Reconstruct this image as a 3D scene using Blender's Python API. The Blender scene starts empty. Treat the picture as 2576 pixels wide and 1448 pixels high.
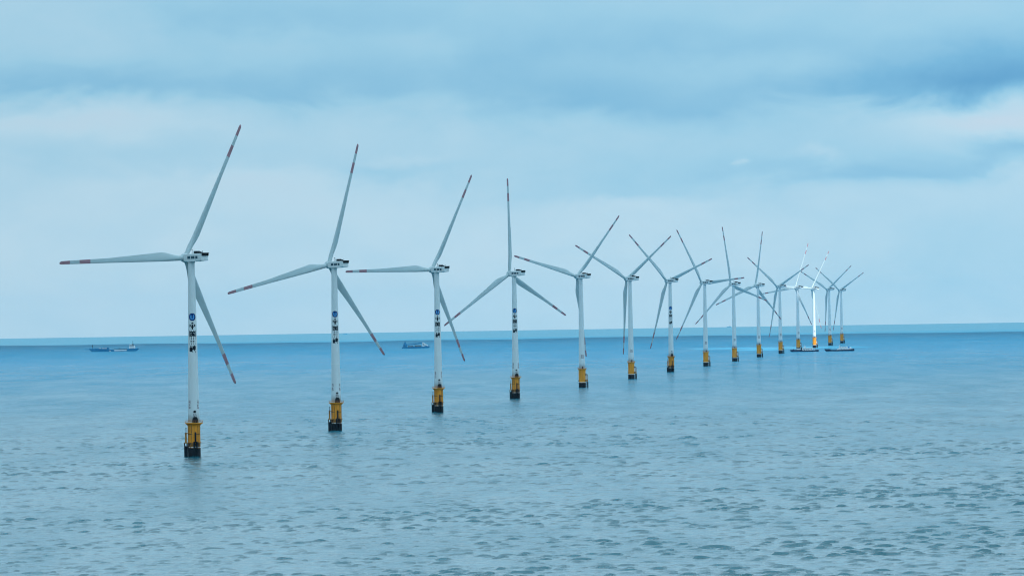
import bpy, bmesh, math, random
import numpy as np
from mathutils import Matrix, Vector
R = math.radians
rnd = random.Random(7)
S = bpy.context.scene
COL = S.collection

# ------------------------------------------------------------------ camera
FPX = 13370.0                     # focal length in pixels of a 2576 px wide frame
CAM_H, PITCH, ROLL = 65.3, R(0.1965), R(0.912)
EARTH = 6.3e6                     # the sea is curved: its horizon dips below eye level
cam_d = bpy.data.cameras.new('camera')
cam_d.sensor_width = 36.0
cam_d.lens = FPX / 2576 * 36.0
cam_d.clip_start, cam_d.clip_end = 1.0, 80000.0
cam = bpy.data.objects.new('camera', cam_d)
COL.objects.link(cam)
cam.matrix_world = (Matrix.Translation((0, 0, CAM_H)) @ Matrix.Rotation(R(90) + PITCH, 4, 'X')
                    @ Matrix.Rotation(-ROLL, 4, 'Z'))
S.camera = cam

# ------------------------------------------------------------------ exposure
S.view_settings.view_transform = 'Standard'
S.view_settings.look = 'None'
S.view_settings.exposure = 0.0
S.view_settings.gamma = 1.0
S.cycles.use_denoising = True
S.cycles.filter_width = 1.1
S.cycles.volume_bounces = 1
S.cycles.diffuse_bounces = 6

# ------------------------------------------------------------------ sun
SUN_EL, SUN_AZ = 38.0, 154.0      # azimuth clockwise from the view direction: behind, to the right
sun_dir = Vector((math.sin(R(SUN_AZ)) * math.cos(R(SUN_EL)), math.cos(R(SUN_AZ)) * math.cos(R(SUN_EL)), math.sin(R(SUN_EL))))
sd = bpy.data.lights.new('sun', 'SUN')
sd.energy, sd.angle, sd.color = 4.5, R(0.53), (1.0, 0.96, 0.90)
sun = bpy.data.objects.new('sun', sd)
COL.objects.link(sun)
sun.rotation_euler = sun_dir.to_track_quat('Z', 'Y').to_euler()
sun.location = sun_dir * 3000

# ------------------------------------------------------------------ world: Nishita sky behind layered cloud
W = bpy.data.worlds.new('World')
S.world = W
W.use_nodes = True
wn, wl = W.node_tree.nodes, W.node_tree.links
wn.clear()

def lin(r, g, b):
    f = lambda c: ((c / 255 + 0.055) / 1.055) ** 2.4 if c > 10.3 else c / 255 / 12.92
    return (f(r), f(g), f(b))

class NT:
    """tiny helper for writing node arithmetic"""
    def __init__(s, nodes, links): s.n, s.l = nodes, links
    def put(s, sock, v):
        if hasattr(v, 'is_linked') or isinstance(v, bpy.types.NodeSocket): s.l.new(v, sock)
        else: sock.default_value = v
    def m(s, op, a, b=0.0, c=None, clamp=False):
        n = s.n.new('ShaderNodeMath'); n.operation = op; n.use_clamp = clamp
        s.put(n.inputs[0], a); s.put(n.inputs[1], b)
        if c is not None: s.put(n.inputs[2], c)
        return n.outputs[0]
    def noise(s, vec, scale, detail=3.0, rough=0.5, dist=0.0):
        n = s.n.new('ShaderNodeTexNoise'); s.put(n.inputs['Vector'], vec)
        n.inputs['Scale'].default_value = scale; n.inputs['Detail'].default_value = detail
        n.inputs['Roughness'].default_value = rough; n.inputs['Distortion'].default_value = dist
        return n.outputs['Fac']
    def comb(s, x, y, z=0.0):
        n = s.n.new('ShaderNodeCombineXYZ')
        for k, v in enumerate((x, y, z)): s.put(n.inputs[k], v)
        return n.outputs[0]
    def sep(s, v):
        n = s.n.new('ShaderNodeSeparateXYZ'); s.l.new(v, n.inputs[0]); return n.outputs
    def ramp(s, fac, stops, interp='LINEAR'):
        n = s.n.new('ShaderNodeValToRGB'); e = n.color_ramp.elements
        n.color_ramp.interpolation = interp
        while len(e) < len(stops): e.new(0.5)
        for k, (p, c) in enumerate(stops):
            e[k].position = p
            e[k].color = (c, c, c, 1) if isinstance(c, (int, float)) else (*c, 1)
        s.put(n.inputs[0], fac); return n.outputs[0]
    def mix(s, fac, a, b, mode='MIX'):
        n = s.n.new('ShaderNodeMix'); n.data_type = 'RGBA'; n.blend_type = mode
        s.put(n.inputs['Factor'], fac)
        for k, v in ((6, a), (7, b)):
            s.put(n.inputs[k], (*v, 1) if isinstance(v, tuple) and len(v) == 3 else v)
        return n.outputs[2]
    def maprange(s, v, a, b, c, d, smooth=False):
        n = s.n.new('ShaderNodeMapRange'); n.clamp = True
        if smooth: n.interpolation_type = 'SMOOTHSTEP'
        s.put(n.inputs[0], v)
        for k, x in enumerate((a, b, c, d)): s.put(n.inputs[k + 1], x)
        return n.outputs[0]

def az_el(x, y):                  # direction of a point of the frame, in radians
    dx, dy = x - 1288, y - 724
    c, s_ = math.cos(ROLL), math.sin(ROLL)
    return (dx * c - dy * s_) / FPX, PITCH - (dx * s_ + dy * c) / FPX

w = NT(wn, wl)
tc = wn.new('ShaderNodeTexCoord')
dx, dy, dz = w.sep(tc.outputs['Generated'])
az = w.m('ARCTAN2', dx, dy)
el = w.m('ARCSINE', dz)
pix = 1 / FPX
flow = w.comb(w.m('MULTIPLY', az, 42.0), w.m('MULTIPLY', el, 92.0))
n1 = w.noise(flow, 1.0, 7.0, 0.56, 0.5)
n2 = w.noise(w.comb(w.m('MULTIPLY', az, 60.0), w.m('ADD', w.m('MULTIPLY', el, 110.0), 7.3)), 1.0, 6.0, 0.55)
azw = w.m('ADD', az, w.m('MULTIPLY', w.m('SUBTRACT', n2, 0.5), 260 * pix))
elw = w.m('ADD', el, w.m('MULTIPLY', w.m('SUBTRACT', n1, 0.5), 150 * pix))
# cloud banks: x, y, half width, half height above, half height below, density
BANKS = [(620, 225, 480, 66, 34, .45), (80, 218, 300, 56, 24, .40), (1230, 165, 430, 70, 90, .30), (1780, 105, 420, 50, 50, .28),
         (2540, 200, 330, 110, 46, 1.0), (2150, 250, 330, 70, 36, .55), (1470, 262, 330, 70, 40, .42), (2220, 430, 400, 50, 30, .5),
         (1560, 490, 320, 90, 24, .36), (1000, 428, 230, 35, 40, .28), (330, 395, 520, 45, 50, .2), (2590, 380, 130, 35, 35, .5),
         (720, 50, 330, 60, 60, .25), (1850, 330, 700, 120, 120, .24), (2450, 640, 480, 190, 170, .3), (1300, 60, 500, 60, 60, .12),
         (180, 312, 360, 34, 38, -.38), (2520, 312, 230, 42, 42, -.75), (1060, 130, 110, 60, 70, -.12), (2065, 395, 70, 20, 20, -.3),
         (640, 452, 230, 24, 36, -.22), (1000, 400, 90, 12, 16, -.22), (1880, 409, 10, 8, 8, -.35), (90, 60, 260, 110, 110, -.12),
         (2500, 440, 260, 10, 60, -.15), (780, 500, 150, 25, 40, -.12)]
t = w.maprange(el, az_el(1288, 560)[1], az_el(1288, -60)[1], 0.06, 0.40, True)
for (x, y, a, bu, bd, amp) in BANKS:
    u0, v0 = az_el(x, y)
    u = w.m('DIVIDE', w.m('SUBTRACT', azw, u0), a * pix)
    v = w.m('SUBTRACT', elw, v0)
    up = w.m('DIVIDE', w.m('MAXIMUM', v, 0.0), bu * pix)
    dn = w.m('DIVIDE', w.m('MINIMUM', v, 0.0), bd * pix)
    d2 = w.m('ADD', w.m('MULTIPLY', u, u), w.m('ADD', w.m('MULTIPLY', up, up), w.m('MULTIPLY', dn, dn)))
    t = w.m('MULTIPLY_ADD', w.m('POWER', 2.718, w.m('MULTIPLY', d2, -1.0)), amp, t)
t = w.m('MULTIPLY', t, w.maprange(el, 0.075, 0.11, 1.0, 0.25, True))
t = w.m('MULTIPLY_ADD', w.m('SUBTRACT', n1, 0.5), 0.38, t)
t = w.m('MULTIPLY_ADD', w.m('SUBTRACT', n2, 0.5), 0.36, t)
k = 10.0
sc = lambda c: tuple(x * k for x in lin(*c))
cr = w.ramp(w.m('MULTIPLY_ADD', t, 0.5, 0.25), [(0.0, lin(190, 214, 233)), (0.25, lin(178, 215, 236)), (0.5, lin(150, 203, 231)), (0.75, lin(112, 180, 220)), (1.0, lin(80, 155, 205))])
cloud = w.mix(1.0, cr, (k, k, k), 'MULTIPLY')
wn[-1].clamp_result = False
fall = w.ramp(w.m('DIVIDE', el, 1.5708), [(0.0, 1.0), (0.048, 1.0), (0.10, 1.3), (0.22, 1.15), (0.5, 0.75), (1.0, 0.6)])
cloud = w.mix(1.0, cloud, fall, 'MULTIPLY')
low = w.ramp(w.m('DIVIDE', el, 0.05), [(0.0, (1.16, 1.10, 1.07)), (0.4, (1.07, 1.04, 1.03)), (0.8, (1.0, 1.0, 1.0)), (1.0, (1.0, 1.0, 1.0))])
cloud = w.mix(1.0, cloud, low, 'MULTIPLY')
cloud = w.mix(1.0, cloud, w.comb(*[w.m('MULTIPLY_ADD', dx, 0.32, 1.0)] * 3), 'MULTIPLY')   # brighter towards the sun's side
sky = wn.new('ShaderNodeTexSky')
sky.sky_type = 'NISHITA'
sky.sun_disc = False
sky.sun_elevation, sky.sun_rotation = R(SUN_EL), R(SUN_AZ)
sky.altitude = 60
final = w.mix(0.92, sky.outputs[0], cloud)
bg = wn.new('ShaderNodeBackground')
wl.new(final, bg.inputs[0])
bg.inputs[1].default_value = 0.1
wo = wn.new('ShaderNodeOutputWorld')
wl.new(bg.outputs[0], wo.inputs[0])

# ------------------------------------------------------------------ helpers
def tag(o, label=None, cat=None, group=None, kind=None):
    if label: o['label'] = label
    if cat: o['category'] = cat
    if group: o['group'] = group
    if kind: o['kind'] = kind
    return o

def link(name, bm, mats, parent=None, smooth=False):
    me = bpy.data.meshes.new(name)
    bmesh.ops.recalc_face_normals(bm, faces=bm.faces[:])
    bm.to_mesh(me); bm.free()
    for m in (mats if isinstance(mats, (list, tuple)) else [mats]): me.materials.append(m)
    if smooth:
        for p in me.polygons: p.use_smooth = True
    o = bpy.data.objects.new(name, me)
    COL.objects.link(o)
    if parent: o.parent = parent
    return o

def empty(name, loc=(0, 0, 0), rz=0.0):
    o = bpy.data.objects.new(name, None)
    COL.objects.link(o)
    o.location = loc; o.rotation_euler.z = rz
    o.empty_display_size = 2
    return o

def box(bm, x0, x1, y0, y1, z0, z1, M=None, bev=0.0, mi=0):
    g = bmesh.ops.create_cube(bm, size=1.0)
    mat = Matrix.Translation(((x0 + x1) / 2, (y0 + y1) / 2, (z0 + z1) / 2)) @ Matrix.Diagonal((abs(x1 - x0), abs(y1 - y0), abs(z1 - z0), 1))
    if M: mat = M @ mat
    bmesh.ops.transform(bm, matrix=mat, verts=g['verts'])
    fs = set(f for v in g['verts'] for f in v.link_faces)
    for f in fs: f.material_index = mi
    if bev:
        es = set(e for v in g['verts'] for e in v.link_edges)
        bmesh.ops.bevel(bm, geom=list(es), offset=bev, segments=2, affect='EDGES', profile=0.6)

def lathe(bm, prof, n=32, M=None, cap=True, mi=0):
    rings = []
    for (r, z) in prof:
        ring = []
        for i in range(n):
            a = 2 * math.pi * i / n
            p = Vector((r * math.cos(a), r * math.sin(a), z))
            ring.append(bm.verts.new(M @ p if M else p))
        rings.append(ring)
    for A, B in zip(rings, rings[1:]):
        for i in range(n):
            f = bm.faces.new((A[i], A[(i + 1) % n], B[(i + 1) % n], B[i])); f.material_index = mi
    if cap:
        bm.faces.new(rings[0][::-1]).material_index = mi
        bm.faces.new(rings[-1]).material_index = mi

def tube(bm, p, q, r, n=10, r2=None, mi=0):
    p, q = Vector(p), Vector(q)
    M = Matrix.Translation(p) @ (q - p).to_track_quat('Z', 'Y').to_matrix().to_4x4()
    lathe(bm, [(r, 0), (r if r2 is None else r2, (q - p).length)], n, M, True, mi)

def prism(bm, pts, y0, y1, mi=0, M=None):   # outline in x, z pushed along y
    f = []
    for y in (y0, y1):
        f.append([bm.verts.new(M @ Vector((x, y, z)) if M else Vector((x, y, z))) for x, z in pts])
    n = len(pts)
    bm.faces.new(f[0]).material_index = mi
    bm.faces.new(f[1][::-1]).material_index = mi
    for i in range(n):
        bm.faces.new((f[0][i], f[1][i], f[1][(i + 1) % n], f[0][(i + 1) % n])).material_index = mi

# ------------------------------------------------------------------ materials
def mat(name, base, rough=0.5, spec=0.4, vary=0.1, scale=0.6, stretch=(1, 1, 1), metal=0.0, second=None, lo=0.45, hi=0.7):
    m = bpy.data.materials.new(name); m.use_nodes = True
    n = NT(m.node_tree.nodes, m.node_tree.links)
    b = m.node_tree.nodes['Principled BSDF']
    tcn = m.node_tree.nodes.new('ShaderNodeTexCoord')
    mp = m.node_tree.nodes.new('ShaderNodeMapping')
    mp.inputs['Scale'].default_value = stretch
    m.node_tree.links.new(tcn.outputs['Object'], mp.inputs[0])
    f = n.noise(mp.outputs[0], scale, 5.0, 0.6)
    if second:
        c = n.mix(n.maprange(f, lo, hi, 0.0, 1.0), tuple(base), tuple(second))
    else:
        c = n.mix(f, tuple(x * (1 - vary) for x in base), tuple(min(1, x * (1 + vary)) for x in base))
    m.node_tree.links.new(c, b.inputs['Base Color'])
    b.inputs['Roughness'].default_value = rough
    b.inputs['Specular IOR Level'].default_value = spec
    b.inputs['Metallic'].default_value = metal
    return m

PAINT = mat('turbine_paint', (0.64, 0.685, 0.69), 0.45, 0.35, 0.10, 0.5, (1, 1, 0.08))
BLADE = mat('blade_paint', (0.43, 0.52, 0.535), 0.4, 0.4, 0.05, 0.1, (1, 1, 0.1))
RED = mat('blade_red', (0.35, 0.185, 0.215), 0.5, 0.3, 0.12, 0.4)
YELLOW = mat('pile_yellow', (0.78, 0.275, 0.010), 0.55, 0.3, 0.2, 0.9, (1, 1, 0.12), second=(0.46, 0.15, 0.010), lo=0.5, hi=0.8)
RUST = mat('rusted_yellow', (0.42, 0.19, 0.04), 0.7, 0.2, 0.2, 0.8, (1, 1, 0.4), second=(0.10, 0.04, 0.02), lo=0.42, hi=0.62)
TAR = mat('tarred_steel', (0.005, 0.006, 0.010), 0.7, 0.12, 0.4, 0.5, second=(0.022, 0.018, 0.016), lo=0.55, hi=0.85)
DARK = mat('dark_metal', (0.010, 0.012, 0.016), 0.6, 0.15, 0.3, 0.8)
GLASS = mat('window_glass', (0.015, 0.06, 0.09), 0.12, 0.6, 0.2, 0.4)
INK = mat('sign_ink', (0.006, 0.011, 0.02), 0.7, 0.1, 0.1, 0.5)
REDINK = mat('number_ink', (0.10, 0.03, 0.05), 0.5, 0.3, 0.1, 0.5)
BLUE = mat('emblem_blue', (0.004, 0.03, 0.15), 0.7, 0.1, 0.1, 0.5)
BLUE2 = mat('emblem_light_blue', (0.06, 0.30, 0.62), 0.4, 0.4, 0.1, 0.5)
WHITE = mat('white_paint', (0.76, 0.77, 0.77), 0.45, 0.35, 0.06, 0.4)
HULL = mat('navy_hull', (0.010, 0.026, 0.075), 0.5, 0.35, 0.25, 0.3, (1, 1, 0.4))
TEAL = mat('hazed_hull', (0.015, 0.20, 0.38), 0.5, 0.35, 0.2, 0.2, (1, 1, 0.4))  # distance haze over the far ships' navy is painted into this blue
DECKM = mat('deck_grey', (0.16, 0.20, 0.22), 0.7, 0.2, 0.2, 0.5)
ORANGE = mat('safety_orange', (0.55, 0.20, 0.05), 0.5, 0.3, 0.1, 0.5)

# ------------------------------------------------------------------ water
def make_water():
    m = bpy.data.materials.new('sea_water'); m.use_nodes = True
    n = NT(m.node_tree.nodes, m.node_tree.links); L = m.node_tree.links
    b = m.node_tree.nodes['Principled BSDF']
    tcn = m.node_tree.nodes.new('ShaderNodeTexCoord')
    P = tcn.outputs['Object']
    x, y, z = n.sep(P)
    # wind lanes: broad patches where the ripples are rougher or smoother
    lane = n.noise(n.comb(n.m('MULTIPLY', x, 0.0016), n.m('MULTIPLY', y, 0.0011)), 1.0, 4.0, 0.55, 0.6)
    swell = n.noise(n.comb(n.m('MULTIPLY', x, 0.022), n.m('MULTIPLY', y, 0.030)), 1.0, 3.0, 0.5)
    chop = n.noise(n.comb(n.m('MULTIPLY', x, 0.13), n.m('MULTIPLY', y, 0.16), 3.1), 1.0, 5.0, 0.58, 0.4)
    rip = n.noise(n.comb(n.m('MULTIPLY', x, 0.55), n.m('MULTIPLY', y, 0.75), 9.7), 1.0, 4.0, 0.6, 0.3)
    crest = n.m('POWER', n.m('SUBTRACT', 1.0, n.m('ABSOLUTE', n.m('MULTIPLY', n.m('SUBTRACT', chop, 0.5), 2.6)), clamp=True), 2.0)
    hgt = n.m('MULTIPLY_ADD', swell, 0.6, n.m('MULTIPLY_ADD', chop, 0.7, n.m('MULTIPLY_ADD', crest, 0.25, n.m('MULTIPLY', rip, 0.22))))
    # beyond the modelled waves the same chop is carried by the surface shading
    side = n.m('ABSOLUTE', n.m('ARCTAN2', x, y))
    far = n.m('MAXIMUM', n.maprange(y, 2600.0, 5600.0, 0.0, 1.0, True), n.m('MAXIMUM', n.maprange(side, 0.22, 0.27, 0.0, 1.0, True), n.maprange(y, 1180.0, 1120.0, 0.0, 1.0, True)))
    hgt = n.m('MULTIPLY_ADD', n.m('MULTIPLY', chop, far), 2.6, n.m('MULTIPLY_ADD', n.m('MULTIPLY', rip, far), 0.5, hgt))
    bp = m.node_tree.nodes.new('ShaderNodeBump')
    bp.inputs['Distance'].default_value = 1.0
    STREAK_SLOT = bp.inputs['Strength']
    L.new(hgt, bp.inputs['Height'])
    L.new(bp.outputs[0], b.inputs['Normal'])
    # narrow wind streaks
    streak = n.noise(n.comb(n.m('MULTIPLY', x, 0.028), n.m('MULTIPLY', y, 0.0045), 5.5), 1.0, 6.0, 0.62, 0.3)
    # water colour: green-teal inshore, far out cloud shade painted as a blue band, pale haze beyond
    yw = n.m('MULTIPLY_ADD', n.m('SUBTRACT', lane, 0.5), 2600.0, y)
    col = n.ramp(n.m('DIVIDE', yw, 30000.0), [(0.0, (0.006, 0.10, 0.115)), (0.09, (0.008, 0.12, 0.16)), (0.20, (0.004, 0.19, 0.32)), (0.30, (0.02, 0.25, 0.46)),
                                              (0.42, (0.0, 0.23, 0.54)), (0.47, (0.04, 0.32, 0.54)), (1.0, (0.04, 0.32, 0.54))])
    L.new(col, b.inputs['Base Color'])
    b.inputs['Roughness'].default_value = 0.12
    b.inputs['IOR'].default_value = 1.33
    b.inputs['Specular IOR Level'].default_value = 0.8
    L.new(n.m('MULTIPLY', n.maprange(lane, 0.3, 0.7, 0.75, 1.0), n.maprange(streak, 0.3, 0.7, 0.35, 1.0)), STREAK_SLOT)
    # far off the sea is rough at every scale and shows more of its colour, cloud shade and haze painted in, than of the sky
    df = m.node_tree.nodes.new('ShaderNodeBsdfDiffuse')
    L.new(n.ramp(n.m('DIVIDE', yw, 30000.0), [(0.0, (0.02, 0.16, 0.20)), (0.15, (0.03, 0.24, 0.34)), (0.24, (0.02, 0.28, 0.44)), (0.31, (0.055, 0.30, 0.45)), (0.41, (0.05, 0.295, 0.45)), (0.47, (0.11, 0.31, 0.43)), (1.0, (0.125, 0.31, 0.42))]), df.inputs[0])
    mx = m.node_tree.nodes.new('ShaderNodeMixShader')
    mixf = m.node_tree.nodes.new('ShaderNodeMath'); mixf.use_clamp = True
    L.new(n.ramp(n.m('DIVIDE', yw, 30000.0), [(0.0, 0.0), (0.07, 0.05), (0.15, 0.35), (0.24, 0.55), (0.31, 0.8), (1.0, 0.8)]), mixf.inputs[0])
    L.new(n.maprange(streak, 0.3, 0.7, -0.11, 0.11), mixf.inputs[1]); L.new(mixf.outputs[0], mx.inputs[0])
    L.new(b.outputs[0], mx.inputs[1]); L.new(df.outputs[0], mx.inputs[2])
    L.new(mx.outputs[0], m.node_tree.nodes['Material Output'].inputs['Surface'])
    return m

def make_sea():
    # polar sheet round the point below the camera; real waves where the water is near enough to show them
    radii = np.concatenate([[0.0], np.geomspace(60, 1120, 40), np.geomspace(1122, 5200, 2450), np.geomspace(5220, 33000, 150)])
    ang = np.concatenate([np.linspace(-0.27, 0.27, 801), np.linspace(0.27, 2 * math.pi - 0.27, 181)[1:-1]])
    na, nr = len(ang), len(radii)
    rr, aa = np.meshgrid(radii, ang, indexing='ij')
    X, Y = (rr * np.sin(aa)).astype(np.float32), (rr * np.cos(aa)).astype(np.float32)
    Z = np.zeros_like(X)
    rg = np.random.default_rng(11)
    sub = np.ix_(np.arange(41, nr - 150), np.arange(0, 801))
    xs, ys = X[sub], Y[sub]
    h = np.zeros_like(xs)
    def waves(count, l0, l1, spread, power):
        acc = np.zeros_like(xs)
        for k_ in range(count):
            lam = l0 * (l1 / l0) ** ((k_ + rg.random()) / count)
            th = R(WAVE_DIR) + rg.normal() * spread
            kx, ky = 2 * math.pi / lam * math.sin(th), 2 * math.pi / lam * math.cos(th)
            g = 2 * math.pi / (lam * (6 + 6 * rg.random())); gt = rg.random() * 6.28
            acc += (lam ** power * np.sin(kx * xs + ky * ys + rg.random() * 6.28) * (0.6 + 0.6 * np.sin(g * (xs * math.cos(gt) + ys * math.sin(gt)) + rg.random() * 6.28))).astype(np.float32)
        return acc / np.std(acc)
    w_ = waves(120, 1.8, 6.5, 0.25, 0.7)
    h = SIGMA * w_ * np.exp(np.clip(0.75 * w_, -2, 1.7)) + 0.035 * waves(24, 12, 34, 0.3, 0.5)
    patch = np.zeros_like(xs)
    for k_ in range(14):
        lam = 60 * 8 ** rg.random(); th = rg.random() * 6.28
        patch += np.sin(2 * math.pi / lam * (0.6 * xs * math.sin(th) + ys * math.cos(th) * 0.8) + rg.random() * 6.28).astype(np.float32)
    h *= np.clip(1.0 + 0.10 * patch, 0.6, 1.5)
    f_r = np.clip((rr[sub] - 1120) / 60, 0, 1) * np.clip((5100 - rr[sub]) / 2600, 0, 1) * (1 + 0.35 * np.clip((rr[sub] - 1500) / 1500, 0, 1))
    f_a = np.clip((0.27 - np.abs(aa[sub])) / 0.05, 0, 1)
    Z[sub] = h * (f_r * f_a)
    co = np.stack([X, Y, Z - rr * rr / (2 * EARTH)], -1).reshape(-1, 3)
    i, j = np.meshgrid(np.arange(nr - 1), np.arange(na), indexing='ij')
    jn = (j + 1) % na
    q = np.stack([i * na + j, i * na + jn, (i + 1) * na + jn, (i + 1) * na + j], -1).reshape(-1, 4)
    me = bpy.data.meshes.new('sea')
    me.vertices.add(len(co)); me.vertices.foreach_set('co', co.astype(np.float32).ravel())
    me.loops.add(q.size); me.loops.foreach_set('vertex_index', q.astype(np.int32).ravel())
    me.polygons.add(len(q))
    me.polygons.foreach_set('loop_start', np.arange(0, q.size, 4, dtype=np.int32))
    me.polygons.foreach_set('use_smooth', np.ones(len(q), dtype=bool))
    me.update()
    if me.polygons[len(q) // 2].normal.z < 0: me.flip_normals()
    me.materials.append(make_water())
    o = bpy.data.objects.new('sea', me); COL.objects.link(o)
    tag(o, 'rippled blue green open sea reaching the horizon', 'sea', kind='structure')
SIGMA, WAVE_DIR = 0.031, 6.0
make_sea()

def sea_z(x, y): return -(x * x + y * y) / (2 * EARTH)

def place(px, D):                # a point on the water seen in column px of the frame's base line, D metres ahead
    X = (px - 1288) * D / FPX
    for _ in range(5):
        z = sea_z(X, D) - CAM_H
        d = D * math.cos(PITCH) + z * math.sin(PITCH)
        u = -D * math.sin(PITCH) + z * math.cos(PITCH)
        qx = 1288 + (FPX * X / d) * math.cos(ROLL) + (-FPX * u / d) * math.sin(ROLL)
        X += (px - qx) * D / FPX
    return Vector((X, D, sea_z(X, D)))

# ------------------------------------------------------------------ wind turbines
YAW, TILT, CONE, RB, OVER, HUBZ = R(42.5), R(5.5), R(3.2), 68.6, 4.5, 90.0
AX = Vector((-math.sin(YAW), math.cos(YAW), 0))
HH = Vector((math.cos(YAW), math.sin(YAW), 0))
NN = AX * math.cos(TILT) + Vector((0, 0, math.sin(TILT)))
VV = -AX * math.sin(TILT) + Vector((0, 0, math.cos(TILT)))
HUB = AX * OVER + Vector((0, 0, HUBZ))
PLAT = 15.3
def tower_r(z): return 2.62 + (1.48 - 2.62) * (z - PLAT) / (88.2 - PLAT)

def blade_mesh():
    st = [0.012, .03, .05, .08, .11, .15, .19, .23, .28, .34, .41, .48, .55, .62, .69, .76, .76, .80, .845, .845, .88, .92, .92, .96, .985, 1.0]
    def ip(t, tab):
        for (a, va), (b_, vb) in zip(tab, tab[1:]):
            if t <= b_: 
                f = (t - a) / (b_ - a) if b_ > a else 0
                f = f * f * (3 - 2 * f) if (a < .19) else f
                return va + (vb - va) * f
        return tab[-1][1]
    bm = bmesh.new(); n = 20; rings = []
    for s in st:
        te = ip(s, [(0, 1.15), (.04, 1.15), (.19, 3.05), (.34, 2.45), (.62, 1.45), (.9, 1.1), (.985, .95), (1, .5)])
        le = ip(s, [(0, 1.15), (.04, 1.15), (.19, 1.15), (.62, .7), (.9, .55), (.985, .5), (1, .3)])
        th = ip(s, [(0, 2.3), (.04, 2.3), (.19, 1.25), (.34, .8), (.62, .42), (.9, .22), (1, .05)])
        round_ = max(0.0, 1 - s / .16)
        tw = R(ip(s, [(0, 14), (.19, 12), (.4, 6), (.7, 1.5), (1, -1)]))
        ring = []
        for i in range(n):
            a = 2 * math.pi * i / n
            cx = math.cos(a)
            x = -le + (le + te) * (0.5 + 0.5 * cx)
            # teardrop: thick near the leading edge, thin at the trailing edge
            sh = math.sin(a) * (round_ + (1 - round_) * (0.62 - 0.46 * cx))
            y = th * 0.5 * sh * (1 if round_ > .5 else 1.25)
            px_ = x * math.cos(tw) - y * math.sin(tw); py_ = x * math.sin(tw) + y * math.cos(tw)
            r = s * RB
            ring.append(bm.verts.new((px_, py_ + math.sin(CONE) * r * (0.75 + 0.25 * s), r)))
        rings.append(ring)
    for k_, (A, B) in enumerate(zip(rings, rings[1:])):
        mid = (st[k_] + st[k_ + 1]) / 2
        if st[k_] == st[k_ + 1]: continue
        red = .76 < mid < .845 or mid > .92
        for i in range(n):
            f = bm.faces.new((A[i], A[(i + 1) % n], B[(i + 1) % n], B[i])); f.material_index = 1 if red else 0
    bm.faces.new(rings[0]); bm.faces.new(rings[-1])
    bmesh.ops.remove_doubles(bm, verts=bm.verts[:], dist=1e-5)
    return bm

def wrap(bm, quad, ang, z0, mi=0, off=0.03, nseg=4):
    """a painted quad (metres, x right, z up) laid round the tower at angle ang from the front"""
    (a, b_, c, d) = [Vector(p) for p in quad]
    cols = []
    for i in range(nseg + 1):
        f = i / nseg
        cols.append((a.lerp(b_, f), d.lerp(c, f)))
    vs = []
    for lo, hi in cols:
        pr = []
        for p in (lo, hi):
            z = z0 + p.y; r = tower_r(z) + off
            th = ang + p.x / r
            pr.append(bm.verts.new((r * math.sin(th), -r * math.cos(th), z)))
        vs.append(pr)
    for A, B in zip(vs, vs[1:]):
        bm.faces.new((A[0], B[0], B[1], A[1])).material_index = mi

def rect(x0, z0, x1, z1): return [(x0, z0), (x1, z0), (x1, z1), (x0, z1)]
GLYPH = {
    'zhong': [rect(.06, .3, .94, .44), rect(.06, .72, .94, .86), rect(.06, .44, .2, .72), rect(.8, .44, .94, .72), rect(.42, 0, .58, 1)],
    'guo': [rect(0, 0, 1, .11), rect(0, .89, 1, 1), rect(0, .11, .12, .89), rect(.88, .11, 1, .89), rect(.2, .68, .8, .8), rect(.24, .44, .76, .55),
            rect(.2, .18, .8, .3), rect(.43, .3, .57, .68), [(.62, .36), (.72, .3), (.78, .36), (.68, .44)]],
    'san': [rect(.06, .80, .94, .98), rect(.12, .42, .88, .59), rect(0, .02, 1, .20)],
    'xia': [rect(0, .2, .1, .66), rect(.16, .2, .27, .96), rect(.33, .2, .43, .66), rect(0, .1, .43, .22), rect(.5, .76, 1, .88), rect(.46, .42, 1, .54),
            rect(.69, .3, .82, 1), [(.55, .58), (.63, .56), (.66, .72), (.57, .74)], [(.86, .56), (.94, .58), (.97, .74), (.88, .72)],
            [(.44, 0), (.56, 0), (.8, .34), (.68, .36)], [(.9, 0), (1.02, 0), (.84, .36), (.72, .34)]],
}
SEG = {'3': 'abgcd', '5': 'afgcd', '6': 'afgcde', '1': 'bc', '2': 'abged', '4': 'fgbc', '7': 'abc', '8': 'abcdefg', '9': 'abcdfg', '0': 'abcdef'}
SEGQ = {'a': rect(0, .84, 1, 1), 'b': rect(.8, .5, 1, 1), 'c': rect(.8, 0, 1, .5), 'd': rect(0, 0, 1, .16), 'e': rect(0, 0, .2, .5), 'f': rect(0, .5, .2, 1), 'g': rect(0, .42, 1, .58)}

M = {}                              # shared part meshes, made once
def part(key, name, parent, build, mats, smooth=False, M4=None):
    if key not in M:
        bm = bmesh.new(); build(bm)
        o = link(name, bm, mats, parent, smooth); M[key] = o.data
    else:
        o = bpy.data.objects.new(name, M[key]); COL.objects.link(o); o.parent = parent
    if M4 is not None: o.matrix_local = M4
    return o

NB = Matrix((( HH.x, AX.x, 0, 0), (HH.y, AX.y, 0, 0), (0, 0, 1, 0), (0, 0, 0, 1)))   # nacelle frame: x right, y upwind, z up

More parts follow.
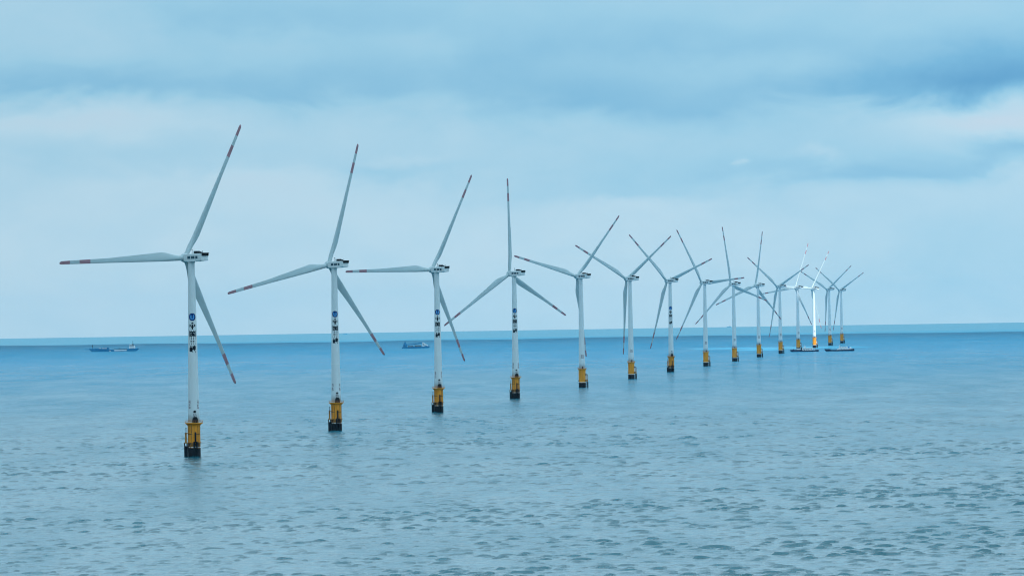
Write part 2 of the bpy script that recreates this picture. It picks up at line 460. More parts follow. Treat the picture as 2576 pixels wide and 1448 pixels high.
def b_tower(bm):
    zs = [PLAT + .36, 20, 35.2, 35.8]
    prof = [(tower_r(z), z) for z in zs]
    for zf, nx in ((36.0, 59.2), (60.0, 87.0)):
        r = tower_r(zf)
        prof += [(r + .004, zf - .13), (r + .05, zf - .1), (r + .05, zf + .1), (r - .002, zf + .13)]
        prof += [(tower_r(z), z) for z in (zf + .4, zf + 1.2, nx - .6, nx)]
        if nx < 80: prof += [(tower_r(59.8), 59.8)]
    prof += [(tower_r(87.6), 87.6), (1.75, 87.9), (1.75, 88.25)]
    lathe(bm, prof, 48)
def b_nacelle(bm):
    # outline in the nacelle's y (upwind) and z, roof almost level, belly rising to the rear
    pts = [(2.9, 88.5), (3.1, 89.3), (3.1, 91.1), (2.7, 91.75), (-9.6, 91.85), (-9.75, 91.7), (-9.75, 88.75), (-9.5, 88.6), (-4, 88.25), (1.9, 88.2)]
    v = [[bm.verts.new((x, y, z)) for y, z in pts] for x in (-2.0, 2.0)]
    n = len(pts)
    f0 = bm.faces.new(v[0]); f1 = bm.faces.new(v[1][::-1])
    for i in range(n): bm.faces.new((v[0][i], v[1][i], v[1][(i + 1) % n], v[0][(i + 1) % n]))
    es = list(f0.edges) + list(f1.edges)
    bmesh.ops.bevel(bm, geom=es, offset=0.28, segments=3, affect='EDGES', profile=0.5)
def b_cooler(bm):
    box(bm, -1.9, 1.9, -10.15, -9.78, 90.75, 91.95)
    box(bm, -2.1, 2.1, -10.35, -8.9, 91.95, 92.12)
    for k_ in range(5): box(bm, -1.8, 1.8, -10.22, -10.16, 90.85 + k_ * .22, 90.95 + k_ * .22)
def b_window(w_):
    def f(bm): box(bm, -2.06, -1.98, -w_ / 2, w_ / 2, -.62, .62, bev=0.03)
    return f
def b_roofbox(bm):
    box(bm, -.9, .9, -5.2, -3.0, 91.86, 93.0, bev=.15)
    box(bm, -.75, .75, -6.7, -5.2, 91.86, 92.7, bev=.15)
def b_roofwhite(bm): box(bm, -.8, .8, -2.98, -1.9, 91.84, 93.1, bev=.2)
def b_mast(bm):
    tube(bm, (-.6, -1.4, 91.8), (-.6, -1.4, 93.6), .09); lathe(bm, [(.05, 93.45), (.22, 93.5), (.25, 93.7), (.1, 93.85)], 10, Matrix.Translation((-.6, -1.4, 0)))
def b_stick(bm): tube(bm, (.6, -7.4, 91.8), (.3, -7.9, 93.0), .12)
def b_spinner(bm):
    # local frame: z along the shaft
    lathe(bm, [(1.55, -1.9), (1.9, -1.5), (2.05, -.6), (2.05, .6), (1.85, 1.4), (1.35, 2.1), (.7, 2.55), (.2, 2.7)], 28)
SHAFT = Matrix.Translation(HUB) @ Matrix(((HH.x, -VV.x, NN.x, 0), (HH.y, -VV.y, NN.y, 0), (HH.z, -VV.z, NN.z, 0), (0, 0, 0, 1)))
SHAFT = Matrix.Translation(HUB) @ NN.to_track_quat('Z', 'Y').to_matrix().to_4x4()

def b_pile(bm): lathe(bm, [(2.85, 3.9), (2.85, 4.4), (2.85, 13.4), (2.85, 14.1), (2.9, 14.3), (3.2, 14.75), (3.3, 15.0)], 48)
def b_splash(bm):
    n = 48; ring = []
    for r, z in ((2.9, -7.0), (2.9, None), (2.84, None)):
        rr = []
        for i in range(n):
            a = 2 * math.pi * i / n
            zz = z if z is not None else 4.0 + .28 * math.sin(a * 2 + .6) + .12 * math.sin(a * 7)
            rr.append(bm.verts.new((r * math.cos(a), r * math.sin(a), zz)))
        ring.append(rr)
    for A, B in zip(ring, ring[1:]):
        for i in range(n): bm.faces.new((A[i], A[(i + 1) % n], B[(i + 1) % n], B[i]))
    bm.faces.new(ring[0][::-1])
def b_collar(bm):
    lathe(bm, [(2.865, 4.1), (2.95, 4.15), (2.95, 4.45), (2.865, 4.5)], 48, None, False)
def b_platform(r):
    def f(bm):
        lathe(bm, [(r, PLAT - .3), (r, PLAT), (r - .02, PLAT + .06), (2.5, PLAT + .06)], 24)
        for k_ in range(8):
            a = math.pi / 8 + k_ * math.pi / 4
            d = Vector((math.cos(a), math.sin(a), 0))
            tube(bm, d * 2.8 + Vector((0, 0, 13.9)), d * (r - .25) + Vector((0, 0, PLAT - .25)), .1, 6)
    return f
def b_rail(r):
    def f(bm):
        n = 24
        pts = [Vector((r * math.cos(2 * math.pi * i / n), r * math.sin(2 * math.pi * i / n), 0)) for i in range(n)]
        for i in range(n):
            tube(bm, pts[i] + Vector((0, 0, PLAT)), pts[i] + Vector((0, 0, PLAT + 1.1)), .04, 5)
            for h in (.55, 1.1): tube(bm, pts[i] + Vector((0, 0, PLAT + h)), pts[(i + 1) % n] + Vector((0, 0, PLAT + h)), .035, 5)
    return f
# --- foundation gear that faces the camera (near turbines)
def a_frame(bm):                     # rusty working deck low on the pile
    lathe(bm, [(2.87, 6.15), (3.35, 6.2), (3.35, 6.5), (2.87, 6.55)], 32, None, False)
    box(bm, -4.55, -2.6, -2.4, -.2, 6.15, 6.5)
    for x in (-2.4, -1.5, 1.6, 2.3): tube(bm, (x, -math.sqrt(max(0, 3.15 ** 2 - x * x)), 4.0), (x, -math.sqrt(max(0, 3.15 ** 2 - x * x)), 6.2), .16, 8)
def a_skirt(bm):                     # rusted band above the tarred part
    lathe(bm, [(2.87, 4.5), (2.875, 4.55), (2.88, 6.0), (2.87, 6.1)], 48, None, False)
def a_fender(bm):                    # dark fender tubes of the boat landing
    for x in (.25, 1.45): tube(bm, (x, -3.7, -4), (x, -3.7, 6.9), .38, 12)
    for z in (.8, 2.4, 4.0, 5.6):
        tube(bm, (.25, -3.7, z), (1.45, -3.7, z), .12, 8); tube(bm, (.25, -3.6, z), (.25, -2.6, z), .14, 8); tube(bm, (1.45, -3.6, z), (1.45, -2.4, z), .14, 8)
def a_caisson(bm):
    tube(bm, (-3.65, -1.3, -5), (-3.65, -1.3, 4.9), .72, 16); tube(bm, (-4.25, -1.5, -5), (-4.25, -1.5, 6.3), .24, 10)
    tube(bm, (-3.1, -2.0, -5), (-3.1, -2.0, 6.3), .3, 10)
    box(bm, -4.4, -2.7, -1.7, -.9, 4.2, 4.7)
def a_ladder(bm):
    for x in (.55, 1.15): tube(bm, (x, -3.2, 6.4), (x, -3.2, 11.2), .1, 8)
    for k_ in range(14): tube(bm, (.55, -3.2, 6.6 + k_ * .34), (1.15, -3.2, 6.6 + k_ * .34), .05, 6)
    box(bm, .5, 1.2, -3.12, -2.72, 6.5, 11.2)
def a_band(bm, a0, a1):              # stiffener brackets half way up
    for _ in (0,):
        for k_ in range(8):
            b0, b1 = R(a0 + (a1 - a0) * k_ / 8), R(a0 + (a1 - a0) * (k_ + 1) / 8)
            p = [Vector((2.93 * math.sin(b_), -2.93 * math.cos(b_), 10.3)) for b_ in (b0, b1)]
            tube(bm, p[0], p[1], .13, 6)
def a_ribs(bm, dg):
    for _ in (0,):
        a = R(dg); p = Vector((2.88 * math.sin(a), -2.88 * math.cos(a), 0))
        tube(bm, p + Vector((0, 0, 4.6)), p + Vector((0, 0, 14.3)), .14, 8)
def a_davit(bm):
    tube(bm, (-3.75, -1.6, 6.4), (-3.75, -1.6, 11.0), .34, 12)
    tube(bm, (-3.75, -1.6, 10.75), (-2.5, -1.3, 10.75), .16, 8); tube(bm, (-3.3, -1.8, 6.4), (-3.3, -1.8, 10.9), .1, 8)
def a_stub(bm): tube(bm, (-3.55, -1.6, 11.0), (-3.5, -1.6, 13.1), .14, 8); lathe(bm, [(.2, 12.7), (.22, 13.1), (.1, 13.3)], 8, Matrix.Translation((-3.5, -1.6, 0)))
# --- foundation gear turned to the right (the farther turbines)
def c_fender(bm):
    for x, y in ((3.75, -1.7), (4.55, -.6)): tube(bm, (x, y, -5), (x, y, 4.7), .36, 12)
    for z in (1.0, 3.0): tube(bm, (3.75, -1.7, z), (4.55, -.6, z), .12, 8); tube(bm, (2.6, -.9, z), (3.75, -1.7, z), .14, 8)
def c_frame(bm):
    for x, y in ((3.75, -1.7), (4.55, -.6)): tube(bm, (x, y, 4.7), (x - .1, y, 10.4), .15, 10)
    for k_ in range(12): tube(bm, (3.72, -1.7, 5 + k_ * .45), (4.5, -.6, 5 + k_ * .45), .06, 6)
    tube(bm, (2.5, -1.2, 10.5), (4.6, -.8, 10.5), .22, 8)
    tube(bm, (2.5, -1.2, 11.6), (3.9, -.9, 10.6), .14, 8)
def c_brackets(bm):
    box(bm, 2.3, 4.6, -1.9, -.5, 5.1, 6.6, bev=.1)
def c_knob(bm): box(bm, -3.2, -2.7, -1.3, -.5, 5.2, 6.1, bev=.1)
def c_clamp(bm): box(bm, 2.4, 3.0, -1.6, -.9, 10.1, 10.9, bev=.1)
def c_screen(bm): box(bm, 3.05, 3.6, -1.45, -1.3, 6.8, 10.2)
def door_a(bm):                      # dark arched door hood standing on the platform
    prism(bm, [(-.55, 15.4), (2.15, 15.4), (1.95, 17.3), (1.45, 18.05), (.2, 18.05), (-.4, 17.3)], -3.35, -2.0)
def door_b(bm): prism(bm, [(.05, 15.4), (.95, 15.4), (.95, 16.9), (.7, 17.3), (.25, 17.3), (.05, 16.9)], -3.0, -2.3)
def notice(bm): box(bm, -.2, 1.55, -2.86, -2.6, 18.15, 20.0, bev=.05)
def notice_marks(bm):
    for (x0, z0, x1, z1) in ((-.1, 19.3, .5, 19.6), (.7, 19.35, 1.4, 19.6), (-.1, 18.8, .3, 19.1), (.5, 18.75, .8, 19.15), (1.0, 18.7, 1.4, 19.1), (0, 18.3, .9, 18.55), (1.1, 18.3, 1.45, 18.5)):
        box(bm, x0, x1, -2.88, -2.86, z0, z1)
def lamp(bm):
    lathe(bm, [(.1, 20.0), (.6, 20.1), (.66, 20.5), (.4, 20.95), (.08, 21.0)], 14, Matrix.Translation((.65, -2.75, 0)))
    tube(bm, (.65, -2.75, 20.1), (.65, -2.3, 20.1), .1, 6)

def b_emblem(bm):
    n = 24; z0, ang = 63.2, R(4)
    def ring(rx, rz, mi, off, cx=0):
        vs = []
        for i in range(n):
            a = 2 * math.pi * i / n
            # a slightly squared circle
            ca, sa = math.cos(a), math.sin(a)
            z = z0 + rz * sa; r = tower_r(z) + off
            th = ang + (cx + rx * ca) / r
            vs.append((r * math.sin(th), -r * math.cos(th), z))
        return vs
    # disc in thin vertical strips so that it follows the tower
    def disc(rx, rz, mi, off, cx=0, cz=0):
        m_ = 14
        for i in range(m_):
            x0, x1 = -rx + 2 * rx * i / m_, -rx + 2 * rx * (i + 1) / m_
            h0, h1 = (rz * math.sqrt(max(0, 1 - (x / rx) ** 2)) for x in (x0, x1))
            wrap(bm, [(cx + x0, cz - h0 - .001), (cx + x1, cz - h1 - .001), (cx + x1, cz + h1 + .001), (cx + x0, cz + h0 + .001)], ang, z0, mi, off, 1)
    disc(1.72, 1.72, 0, .03)
    disc(.36, .95, 1, .05, -.62, .05); disc(.36, .95, 1, .05, .62, .05)
    disc(.75, .28, 1, .05, 0, -.85)
def b_lettering(bm, only):
    for g, zc in (('zhong', 59.2), ('guo', 55.6), ('san', 52.2), ('xia', 48.8)):
        sx = 2.9; sz = 3.0
        if g != only: continue
        fat = lambda q: [(x + .04 * (1 if x > sum(p[0] for p in q) / 4 else -1), z + .035 * (1 if z > sum(p[1] for p in q) / 4 else -1)) for x, z in q]
        for q in map(fat, GLYPH[g]): wrap(bm, [((x - .5) * sx, (z - .5) * sz) for x, z in q], R(4), zc, 0, .03, 3)
def b_digit(ch, ang, x0, z0, sx, sz):
    def f(bm):
        for s in SEG[ch]: wrap(bm, [((x - .5) * sx + x0, (z - .5) * sz) for x, z in SEGQ[s]], ang, z0, 0, .03, 2)
    return f

def turbine(i, loc, theta, kind, logo, number, label):
    t = empty('wind_turbine', loc)
    tag(t, label, 'wind turbine', 'wind turbines standing in a row in the sea')
    tw = part('tower', 'tower', t, b_tower, PAINT, True)
    if logo:
        part('emblem', 'emblem', tw, b_emblem, [BLUE, BLUE2])
        for g in GLYPH: part('char' + g, 'character', tw, lambda bm, g=g: b_lettering(bm, g), INK)
    if number and kind == 'A':
        for sd_, ang in (('l', R(-44)), ('r', R(56))):
            for k_, ch in enumerate(number): part('dig' + ch + sd_ + str(k_), 'number_digit', tw, b_digit(ch, ang, 0, 24.7 - k_ * 2.1, 1.05, 1.6), REDINK)
    elif number:
        for k_, ch in enumerate(number): part('dig' + ch + 'f' + str(k_), 'number_digit', tw, b_digit(ch, R(8), (k_ - .5) * 1.35, 25.6, 1.0, 1.9), REDINK)
        part('digline', 'number_underline', tw, lambda bm: wrap(bm, rect(-1.3, -1.7, 1.3, -1.4), R(8), 25.6, 0, .03, 4), REDINK)
    na = part('nacelle', 'nacelle', t, b_nacelle, PAINT, False, NB)
    part('cooler', 'cooler', na, b_cooler, DARK)
    for s, wd in ((-.7, 2.0), (-3.5, 2.5), (-6.1, 1.5)):
        part('win%.1f' % wd, 'window', na, b_window(wd), GLASS, False, Matrix.Translation((0, s, 90.1)))
    part('roofbox', 'roof_unit', na, b_roofbox, DARK); part('roofwhite', 'hatch', na, b_roofwhite, WHITE)
    part('mast', 'wind_sensor', na, b_mast, DARK); part('stick', 'antenna', na, b_stick, DARK)
    part('spinner', 'rotor_hub', t, b_spinner, BLADE, True, SHAFT)
    for k_ in range(3):
        a = R(theta + 120 * k_)
        e = VV * math.cos(a) + HH * math.sin(a); tx = HH * math.cos(a) - VV * math.sin(a)
        mt = Matrix(((tx.x, NN.x, e.x, HUB.x), (tx.y, NN.y, e.y, HUB.y), (tx.z, NN.z, e.z, HUB.z), (0, 0, 0, 1)))
        b_ = part('blade', 'blade', t, lambda bm: None, None, True, mt)
    pile = part('pile', 'foundation_pile', t, b_pile, YELLOW, True)
    part('splash', 'splash_zone', pile, b_splash, TAR, True)
    part('collar', 'collar', pile, b_collar, WHITE, True)
    pr = {'A': 4.1, 'B': 3.7, 'C': 3.35}[kind]
    pl = part('plat' + kind, 'platform', t, b_platform(pr), YELLOW)
    part('rail' + kind, 'railing', pl, b_rail(pr - .08), ORANGE)
    if kind == 'A':
        part('aframe', 'working_deck', t, a_frame, RUST); part('afender', 'boat_fender', t, a_fender, TAR)
        part('acais', 'caisson', t, a_caisson, TAR); part('askirt', 'rust_band', pile, a_skirt, RUST, True); part('aladder', 'ladder', t, a_ladder, DARK)
        [part('aband%d' % q[0], 'stiffener', pile, lambda bm, q=q: a_band(bm, *q), DARK) for q in ((-62, -14), (16, 62))]
        for dg in (-52, -20, 42, 70): part('arib%d' % dg, 'cable_pipe', pile, lambda bm, dg=dg: a_ribs(bm, dg), RUST)
        dv = part('adavit', 'davit', t, a_davit, RUST); part('astub', 'lantern', dv, a_stub, DARK)
        part('adoor', 'door', t, door_a, DARK)
        nb = part('anotice', 'notice_board', t, notice, WHITE); part('amarks', 'notice_print', nb, notice_marks, DARK)
        part('alamp', 'lamp', t, lamp, DARK)
    else:
        part('cfender', 'boat_fender', t, c_fender, TAR); part('cframe', 'landing_frame', t, c_frame, RUST)
        part('cbracket', 'bracket', t, c_brackets, RUST); part('cknob', 'knob', pile, c_knob, DARK); part('cclamp', 'clamp', t, c_clamp, DARK); part('cscreen', 'cable_cover', t, c_screen, WHITE)
        part('bdoor', 'door', t, door_b, DARK)
    return t

_bl = link('blade', blade_mesh(), [BLADE, RED], None, True)
M['blade'] = _bl.data
bpy.data.objects.remove(_bl)

BASEX = [489, 847, 1104, 1298, 1465, 1588.5, 1689, 1776, 1848, 1909.5, 1964, 2008.5, 2049, 2088, 2118]
THETA = [28.0, 17.0, 29.0, -3.0, 44.0, 56.0, 71.6, -34.0, -12.8, 9.3, -55.0, 22.0, 33.6, 56.2, 64.2]
KIND = 'AAAABBACCCCCCCC'
LOGO = [1, 1, 1, 1, 0, 0, 1] + [0] * 8
NUMB = ['35', '35', '35', '35', '35', '36', ''] + ['35'] * 8
LABELS = [
    'nearest, largest wind turbine, leftmost of the row, blue emblem, one blade level to the left',
    'second largest wind turbine with blue emblem, between the tanker and the crane barge',
    'wind turbine with blue emblem standing just right of the small blue crane barge',
    'wind turbine with blue emblem and one blade pointing straight up, mid picture',
    'plain wind turbine without emblem, just right of the emblem turbine with the upright blade',
    'plain wind turbine with one blade hanging straight down, just left of the smallest emblem turbine',
    'farthest and smallest of the wind turbines that carry a blue emblem',
    'plain wind turbine just right of the smallest emblem turbine, one blade leaning up left',
    'plain wind turbine, second to the right of the smallest emblem turbine, nearly upright blade',
    'plain wind turbine, third to the right of the smallest emblem turbine, nearly upright blade',
    'plain wind turbine just left of the two navy work boats, long blade reaching up left',
    'small wind turbine with sunlit blades whose orange base stands behind the left navy work boat',
    'bright white sunlit wind turbine standing above the gap between the two navy boats',
    'small hazy wind turbine behind the bow of the right navy work boat',
    'farthest, smallest wind turbine, rightmost of the row, behind the right navy boat',
]
TPOS = []
for i in range(15):
    p = place(BASEX[i], 2407.6 + 474.4 * i)
    TPOS.append(p)
    turbine(i, p, THETA[i], KIND[i], LOGO[i], NUMB[i], LABELS[i])

# ------------------------------------------------------------------ ships
def hull(bm, pts, half, bow_left=True, taper=0.28, mi=0):
    """hull from a side outline (x, z_top); plan narrows to the bow"""
    x0, x1 = pts[0][0], pts[-1][0]; Lh = x1 - x0
    secs = []
    for x, zt, zb in pts:
        f = (x - x0) / Lh
        f = f if bow_left else 1 - f
        wd = half * (min(1.0, (f / taper)) ** .6 if f < taper else (1.0 if f < .9 else 1 - (f - .9) * 1.5)) + .15
        secs.append([bm.verts.new(v) for v in ((x, -wd, zt), (x, -wd * .85, zb), (x, wd * .85, zb), (x, wd, zt))])
    for A, B in zip(secs, secs[1:]):
        for i in range(4): bm.faces.new((A[i], B[i], B[(i + 1) % 4], A[(i + 1) % 4])).material_index = mi
    bm.faces.new(secs[0]); bm.faces.new(secs[-1][::-1])

def mk(name, parent, mats, build, smooth=False):
    bm = bmesh.new(); build(bm); return link(name, bm, mats, parent, smooth)

# --- small tanker on the left
p = place(282, 10050)
tk = empty('tanker', p)
tag(tk, 'long blue tanker with white stern house and thin foremast, far left on the sea', 'ship')
def h_(bm): hull(bm, [(-44, 5.4, 4.6), (-41, 5.6, 2.2), (-37.5, 5.7, -1), (-30, 6.0, -2), (-20, 5.5, -2), (-10, 5.2, -2), (-5.5, 5.0, -2), (-5, 3.6, -2), (10, 3.4, -2), (28.5, 3.4, -2), (30, 4.9, -2), (42, 5.0, -1.5), (47, 5.3, 1.2), (50.5, 5.2, 3.8)], 7.5, True, .3)
hl = mk('hull', tk, TEAL, h_)
mk('jib_boom', tk, TEAL, lambda bm: tube(bm, (-43, 0, 4.6), (-51.5, 0, 4.4), .5, 8, .35))
mk('foremast', tk, DARK, lambda bm: (tube(bm, (-37, 0, 5.5), (-37, 0, 13), .28, 8), box(bm, -38.4, -35.8, -.3, .3, 10.6, 11.1), box(bm, -37.5, -36.5, -.4, .4, 11.4, 12.2)))
mk('deck_house', tk, TEAL, lambda bm: box(bm, -9.5, -5.8, -5, 5, 4.8, 8.0, bev=.2)); mk('deck_roof', tk, TEAL, lambda bm: box(bm, -20, -9.4, -4, 4, 7.2, 7.8))
for q in ((-18.8, -9.7, -3.5, 3.5, 5.1, 7.1), (-25, -21, -3, 3, 5.3, 6.8)): mk('deck_cargo', tk, WHITE, lambda bm: box(bm, *q, bev=.2))
for q in ((4.5, 28, -7.72, -7.5, .9, 3.0), (-4.5, -2, -7.72, -7.5, .6, 2.0)): mk('side_panel', tk, WHITE, lambda bm: box(bm, *q))
for p_, q, r_ in (((4, -3, 3.9), (28.5, -3, 3.9), .45), ((4, 2, 3.9), (28.5, 2, 3.9), .35)): mk('deck_pipe', tk, DARK, lambda bm: tube(bm, p_, q, r_, 8))
for p_, q, r_ in (((14, 0, 3.4), (14, 0, 6.8), .3), ((22, 0, 3.4), (22, 0, 5.2), .25)): mk('deck_post', tk, DARK, lambda bm: tube(bm, p_, q, r_, 8))
ss = mk('superstructure', tk, WHITE, lambda bm: (box(bm, 32.6, 43.6, -6, 6, 4.8, 8.4, bev=.2), box(bm, 33, 42.6, -5.5, 5.5, 8.4, 10.6, bev=.2), box(bm, 33.4, 38.6, -6.5, 6.5, 10.6, 12.9, bev=.2)))
for q in ((33.8, 38.2, -6.56, -6.48, 11.5, 12.3), (34, 42, -6.08, -5.98, 6.3, 7.0), (34, 42, -5.58, -5.48, 9.2, 9.8)): mk('window', ss, GLASS, lambda bm: box(bm, *q))
mk('funnel', tk, DARK, lambda bm: (box(bm, 38.6, 40.6, -1.2, 1.2, 10.5, 13.8, bev=.2), tube(bm, (39.6, 0, 13), (39.4, 0, 19.2), .25, 8), box(bm, 38.6, 40.2, -.8, .8, 16.4, 17.0)))

# --- crane barge
p = place(1046, 9550)
cb = empty('crane_barge', p)
tag(cb, 'small blue crane barge with a long lowered boom, left of the third emblem turbine', 'barge')
mk('hull', cb, TEAL, lambda bm: hull(bm, [(-25.2, 2.2, 1.2), (-24.4, 2.3, -.5), (-22, 2.3, -1.5), (0, 2.7, -1.5), (15, 2.7, -1.5), (16.2, 4.0, -1.5), (20, 4.2, -1.2), (23, 3.6, .2), (25, 3.2, 2.0)], 6.5, False, .2))
cr_ = mk('crane_cab', cb, TEAL, lambda bm: (box(bm, -22.6, -15.6, -3, 3, 2.3, 7.2, bev=.3), prism(bm, [(-21.5, 7.2), (-16, 7.2), (-17.8, 9.6), (-18.4, 12.2), (-19.8, 12.2), (-20.6, 9.4)], -1.6, 1.6)))
mk('window', cr_, GLASS, lambda bm: box(bm, -21.8, -19.4, -3.08, -2.98, 4.2, 5.8))
mk('boom', cb, TEAL, lambda bm: (prism(bm, [(-15.7, 5.6), (-15.7, 7.0), (0, 8.5), (11.6, 10.6), (11.8, 9.0), (0, 6.6)], -1.1, -.8), prism(bm, [(-15.7, 5.6), (-15.7, 7.0), (0, 8.5), (11.6, 10.6), (11.8, 9.0), (0, 6.6)], .8, 1.1),
                                 [box(bm, x, x + .4, -.8, .8, 6.0 + (x + 15) * .12, 6.5 + (x + 15) * .12) for x in range(-14, 11, 3)]))
sp = mk('superstructure', cb, WHITE, lambda bm: (prism(bm, [(11.9, 2.8), (11.9, 10.2), (13.4, 10.2), (19.3, 6.6), (22.4, 4.3), (22.4, 3.5), (16.5, 4.1), (16, 2.8)], -4.5, 4.5)))
for q in ((12.6, 14.2, -4.58, -4.48, 7.0, 8.2), (15, 17.6, -4.58, -4.48, 5.6, 6.4), (12.8, 14.6, -4.58, -4.48, 4.6, 5.6)): mk('window', sp, GLASS, lambda bm: box(bm, *q))
for q in ((-14, -4, -3, 3, 2.6, 4.6), (-2, 10, -4, 4, 2.7, 5.4)): mk('deck_load', cb, DECKM, lambda bm: box(bm, *q, bev=.2))

# --- two work boats on the right
p = place(2023, 7400)
v3 = empty('work_boat', p)
tag(v3, 'navy work boat with crowded white deck house, left of the two boats', 'boat', 'navy work boats by the far turbines')
mk('hull', v3, HULL, lambda bm: hull(bm, [(-20, 2.7, 2.1), (-18.6, 2.75, .6), (-16.5, 2.8, -1), (-8, 2.6, -1.5), (-3, 2.5, -1.5), (-2.5, 1.7, -1.5), (14.5, 1.6, -1.5), (15.5, 2.2, -1.5), (19.6, 2.4, -1.2), (20, 2.4, .4)], 4.6, True, .3))
d3 = mk('deck_house', v3, WHITE, lambda bm: (prism(bm, [(-2.6, 1.6), (-2.8, 3.4), (-1.6, 5.8), (1.5, 5.9), (1.6, 5.2), (12.6, 5.1), (12.6, 2.9), (10.5, 1.9), (9, 1.6)], -3.6, 3.6)))
mk('deck_box', v3, WHITE, lambda bm: box(bm, -10.6, -5.2, -2.4, 2.4, 2.6, 4.6, bev=.2))
for x, z in [(x, 3.4) for x in (-1.6, .4, 2.2, 3.8, 5.6, 7.6, 9.6)] + [(x, 2.0) for x in (0, 3, 6)]: mk('window', d3, GLASS, lambda bm: box(bm, x, x + .9, -3.68, -3.58, z, z + .75))
mk('bridge', v3, WHITE, lambda bm: (box(bm, .2, 2.2, -2.2, 2.2, 5.9, 7.3, bev=.3), tube(bm, (.6, 0, 7.2), (.6, 0, 9.4), .12, 6)))
mk('deck_locker', v3, DARK, lambda bm: box(bm, -7.4, -5.4, -1.8, 1.8, 4.6, 6.4, bev=.2))
mk('deck_winch', v3, DARK, lambda bm: (box(bm, -4.6, -3.2, -1.2, 1.2, 2.5, 4.6, bev=.2), tube(bm, (-3.6, 0, 3.6), (-2.2, 0, 6.4), .3, 8)))
mk('anchor_winch', v3, HULL, lambda bm: box(bm, -15.6, -14.2, -1, 1, 2.7, 3.7, bev=.1))

p = place(2111.5, 7400)
v4 = empty('work_boat', p)
tag(v4, 'navy work boat with long low white cabin and a mast, right of the two boats', 'boat', 'navy work boats by the far turbines')
mk('hull', v4, HULL, lambda bm: hull(bm, [(-20.7, 3.2, 2.4), (-19.5, 3.25, .8), (-18, 3.2, -.8), (-13, 3.0, -1.5), (-12, 2.0, -1.5), (-3, 1.9, -1.5), (-2, 2.0, -1.5), (12, 2.1, -1.5), (19, 3.0, -1.2), (20.7, 3.1, .4)], 4.8, True, .3))
d4 = mk('deck_house', v4, WHITE, lambda bm: (prism(bm, [(-3.2, 1.9), (-2.8, 2.9), (-.6, 3.9), (-.2, 6.1), (11.4, 6.3), (11.6, 4.0), (18.4, 3.6), (18.4, 2.6), (12, 2.0)], -3.6, 3.6)))
for x, z in [(x, 4.7) for x in (1, 3.4, 5.8, 8.2)] + [(x, 2.9) for x in (2, 6, 10)]: mk('window', d4, GLASS, lambda bm: box(bm, x, x + .95, -3.68, -3.58, z, z + .6))
mk('funnel', v4, BLUE2, lambda bm: box(bm, 12.2, 13.9, -1.4, 1.4, 3.6, 6.7, bev=.2)); mk('deck_locker', v4, WHITE, lambda bm: box(bm, 14.4, 16.6, -1.2, 1.2, 3.5, 5.4, bev=.2))
mk('mast', v4, WHITE, lambda bm: (tube(bm, (-.2, 0, 5.8), (.5, 0, 9.0), .22, 8, .1), tube(bm, (-1.2, 0, 6.6), (1.0, 0, 6.8), .12, 6)))

# --- two tiny vessels near the horizon
def far_boat(px, D, sc_, label):
    o = empty('distant_boat', place(px, D)); tag(o, label, 'boat')
    mk('hull', o, TEAL, lambda bm: hull(bm, [(-10 * sc_, 2.4 * sc_, 1.2), (-8 * sc_, 2.2 * sc_, -1), (8 * sc_, 1.8 * sc_, -1), (10 * sc_, 2.2 * sc_, .6)], 3 * sc_))
    mk('deck_house', o, TEAL, lambda bm: (box(bm, 2 * sc_, 7 * sc_, -2 * sc_, 2 * sc_, 1.8 * sc_, 4.6 * sc_, bev=.2), tube(bm, (4 * sc_, 0, 4 * sc_), (4 * sc_, 0, 7 * sc_), .3 * sc_, 6)))
far_boat(868, 20500, 0.9, 'tiny dark boat near the horizon beside the second largest turbine tower')
far_boat(1834, 27500, 1.1, 'faint tiny boat on the horizon left of the plain turbine with an upright blade')

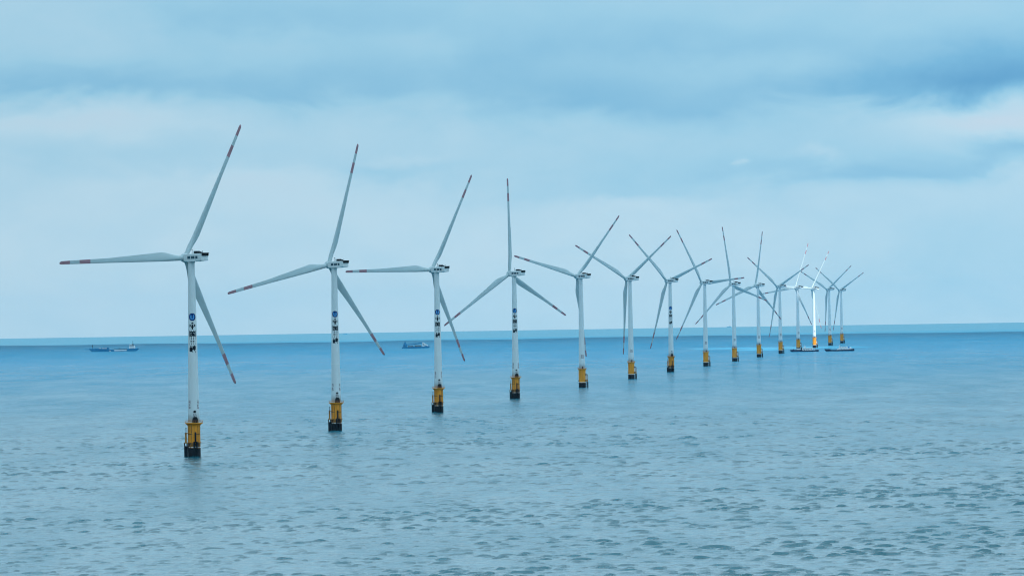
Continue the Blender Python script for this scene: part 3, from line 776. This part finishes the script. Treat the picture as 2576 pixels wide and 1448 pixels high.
# ------------------------------------------------------------------ unseen cloud added overhead to shade the turbines, its gap shaped to sunlight one
def shade_cloud():
    H = 1500.0
    tgt = TPOS[12] + Vector((-6, 0, 82))
    gap = tgt + sun_dir * ((H - tgt.z) / sun_dir.z)
    # the opening seen along the beam: round over one turbine, with a narrow tongue towards a blade of its neighbour
    w0 = TPOS[11] + Vector((14, 0, 128)) - tgt
    w0 = w0 - sun_dir * w0.dot(sun_dir); reach = w0.length; w0.normalize(); w1 = sun_dir.cross(w0)
    n_a = 288; bm = bmesh.new()
    def inner(i):
        a = 2 * math.pi * i / n_a
        a = a - 2 * math.pi if a > math.pi else a
        r = 118 * (1 + .06 * math.sin(5 * a))
        r += (reach + 34 - r) * max(0.0, 1 - (abs(a) / R(8.5)) ** 4) if abs(a) < R(8.5) else 0
        v = w0 * (r * math.cos(a)) + w1 * (r * math.sin(a))
        return v - sun_dir * (v.z / sun_dir.z)
    def outer(a):
        wob = 1 + .10 * math.sin(3 * a + 1) + .06 * math.sin(7 * a) + .03 * math.sin(13 * a + 2) + .02 * math.sin(37 * a) + .015 * math.sin(61 * a + 1)
        return Vector((600 + 3600 * math.cos(a) * wob, 4950 + 6750 * math.sin(a) * wob, 0))
    lays = []
    fr = [0, .004, .012, .03, .07, .14, .25, .4, .6, .8, .93, 1.0]
    for top in (0, 1):
        rings = []
        for f in fr:
            ring = []
            for i in range(n_a):
                e = inner(i)
                # sort the hole's points by true direction so that the rings do not twist
                inn = Vector((gap.x, gap.y, 0)) + e
                th_ = math.atan2(e.y, e.x)
                out = Vector((gap.x, gap.y, 0))
                far = outer(th_)
                pnt = inn.lerp(far, f)
                edge = min(1.0, 6 * f + .02) * min(1.0, 6 * (1 - f) + .02)
                bump_ = 60 * math.sin(pnt.x * .004 + 1.3) * math.sin(pnt.y * .0033) + 30 * math.sin(pnt.x * .011) * math.sin(pnt.y * .009 + 2)
                z = H + (bump_ * .5 * edge if not top else 40 + (160 + bump_) * edge)
                pnt = pnt + sun_dir * ((z - H) / sun_dir.z)       # walls run along the beam
                ring.append(bm.verts.new((pnt.x, pnt.y, z)))
            rings.append(ring)
        lays.append(rings)
    for rings in lays:
        for A, B in zip(rings, rings[1:]):
            for i in range(n_a): bm.faces.new((A[i], A[(i + 1) % n_a], B[(i + 1) % n_a], B[i]))
    for k_ in (0, -1):
        A, B = lays[0][k_], lays[1][k_]
        for i in range(n_a): bm.faces.new((A[i], A[(i + 1) % n_a], B[(i + 1) % n_a], B[i]))
    m = bpy.data.materials.new('shade_cloud_mat'); m.use_nodes = True
    nd, lk = m.node_tree.nodes, m.node_tree.links
    nd.clear()
    nt = NT(nd, lk)
    tcn = nd.new('ShaderNodeTexCoord')
    f = nt.noise(tcn.outputs['Object'], .0022, 5, .55)
    c = nt.mix(f, (.74, .90, .985), (.86, .95, .99))
    tr = nd.new('ShaderNodeBsdfTranslucent'); df = nd.new('ShaderNodeBsdfDiffuse'); mx = nd.new('ShaderNodeMixShader'); out = nd.new('ShaderNodeOutputMaterial')
    lk.new(c, tr.inputs[0]); lk.new(c, df.inputs[0]); mx.inputs[0].default_value = .04
    lk.new(tr.outputs[0], mx.inputs[1]); lk.new(df.outputs[0], mx.inputs[2]); lk.new(mx.outputs[0], out.inputs[0])
    o = link('cloud', bm, m, None, True)
    tag(o, 'unseen cloud layer added as shade, gap shaped to sunlight one turbine', 'cloud', kind='structure')
shade_cloud()

# ------------------------------------------------------------------ haze
def haze():
    bm = bmesh.new()
    box(bm, -36000, 36000, -36000, 36000, -90, 176)
    m = bpy.data.materials.new('haze'); m.use_nodes = True
    nd, lk = m.node_tree.nodes, m.node_tree.links
    nd.clear()
    v = nd.new('ShaderNodeVolumePrincipled')
    v.inputs['Color'].default_value = (0.42, 0.82, 1.0, 1)
    v.inputs['Anisotropy'].default_value = 0.75
    v.inputs['Density'].default_value = 0.6e-5
    out = nd.new('ShaderNodeOutputMaterial')
    lk.new(v.outputs[0], out.inputs['Volume'])
    o = link('haze', bm, m)
    tag(o, 'pale blue sea haze', 'haze', kind='stuff')
haze()
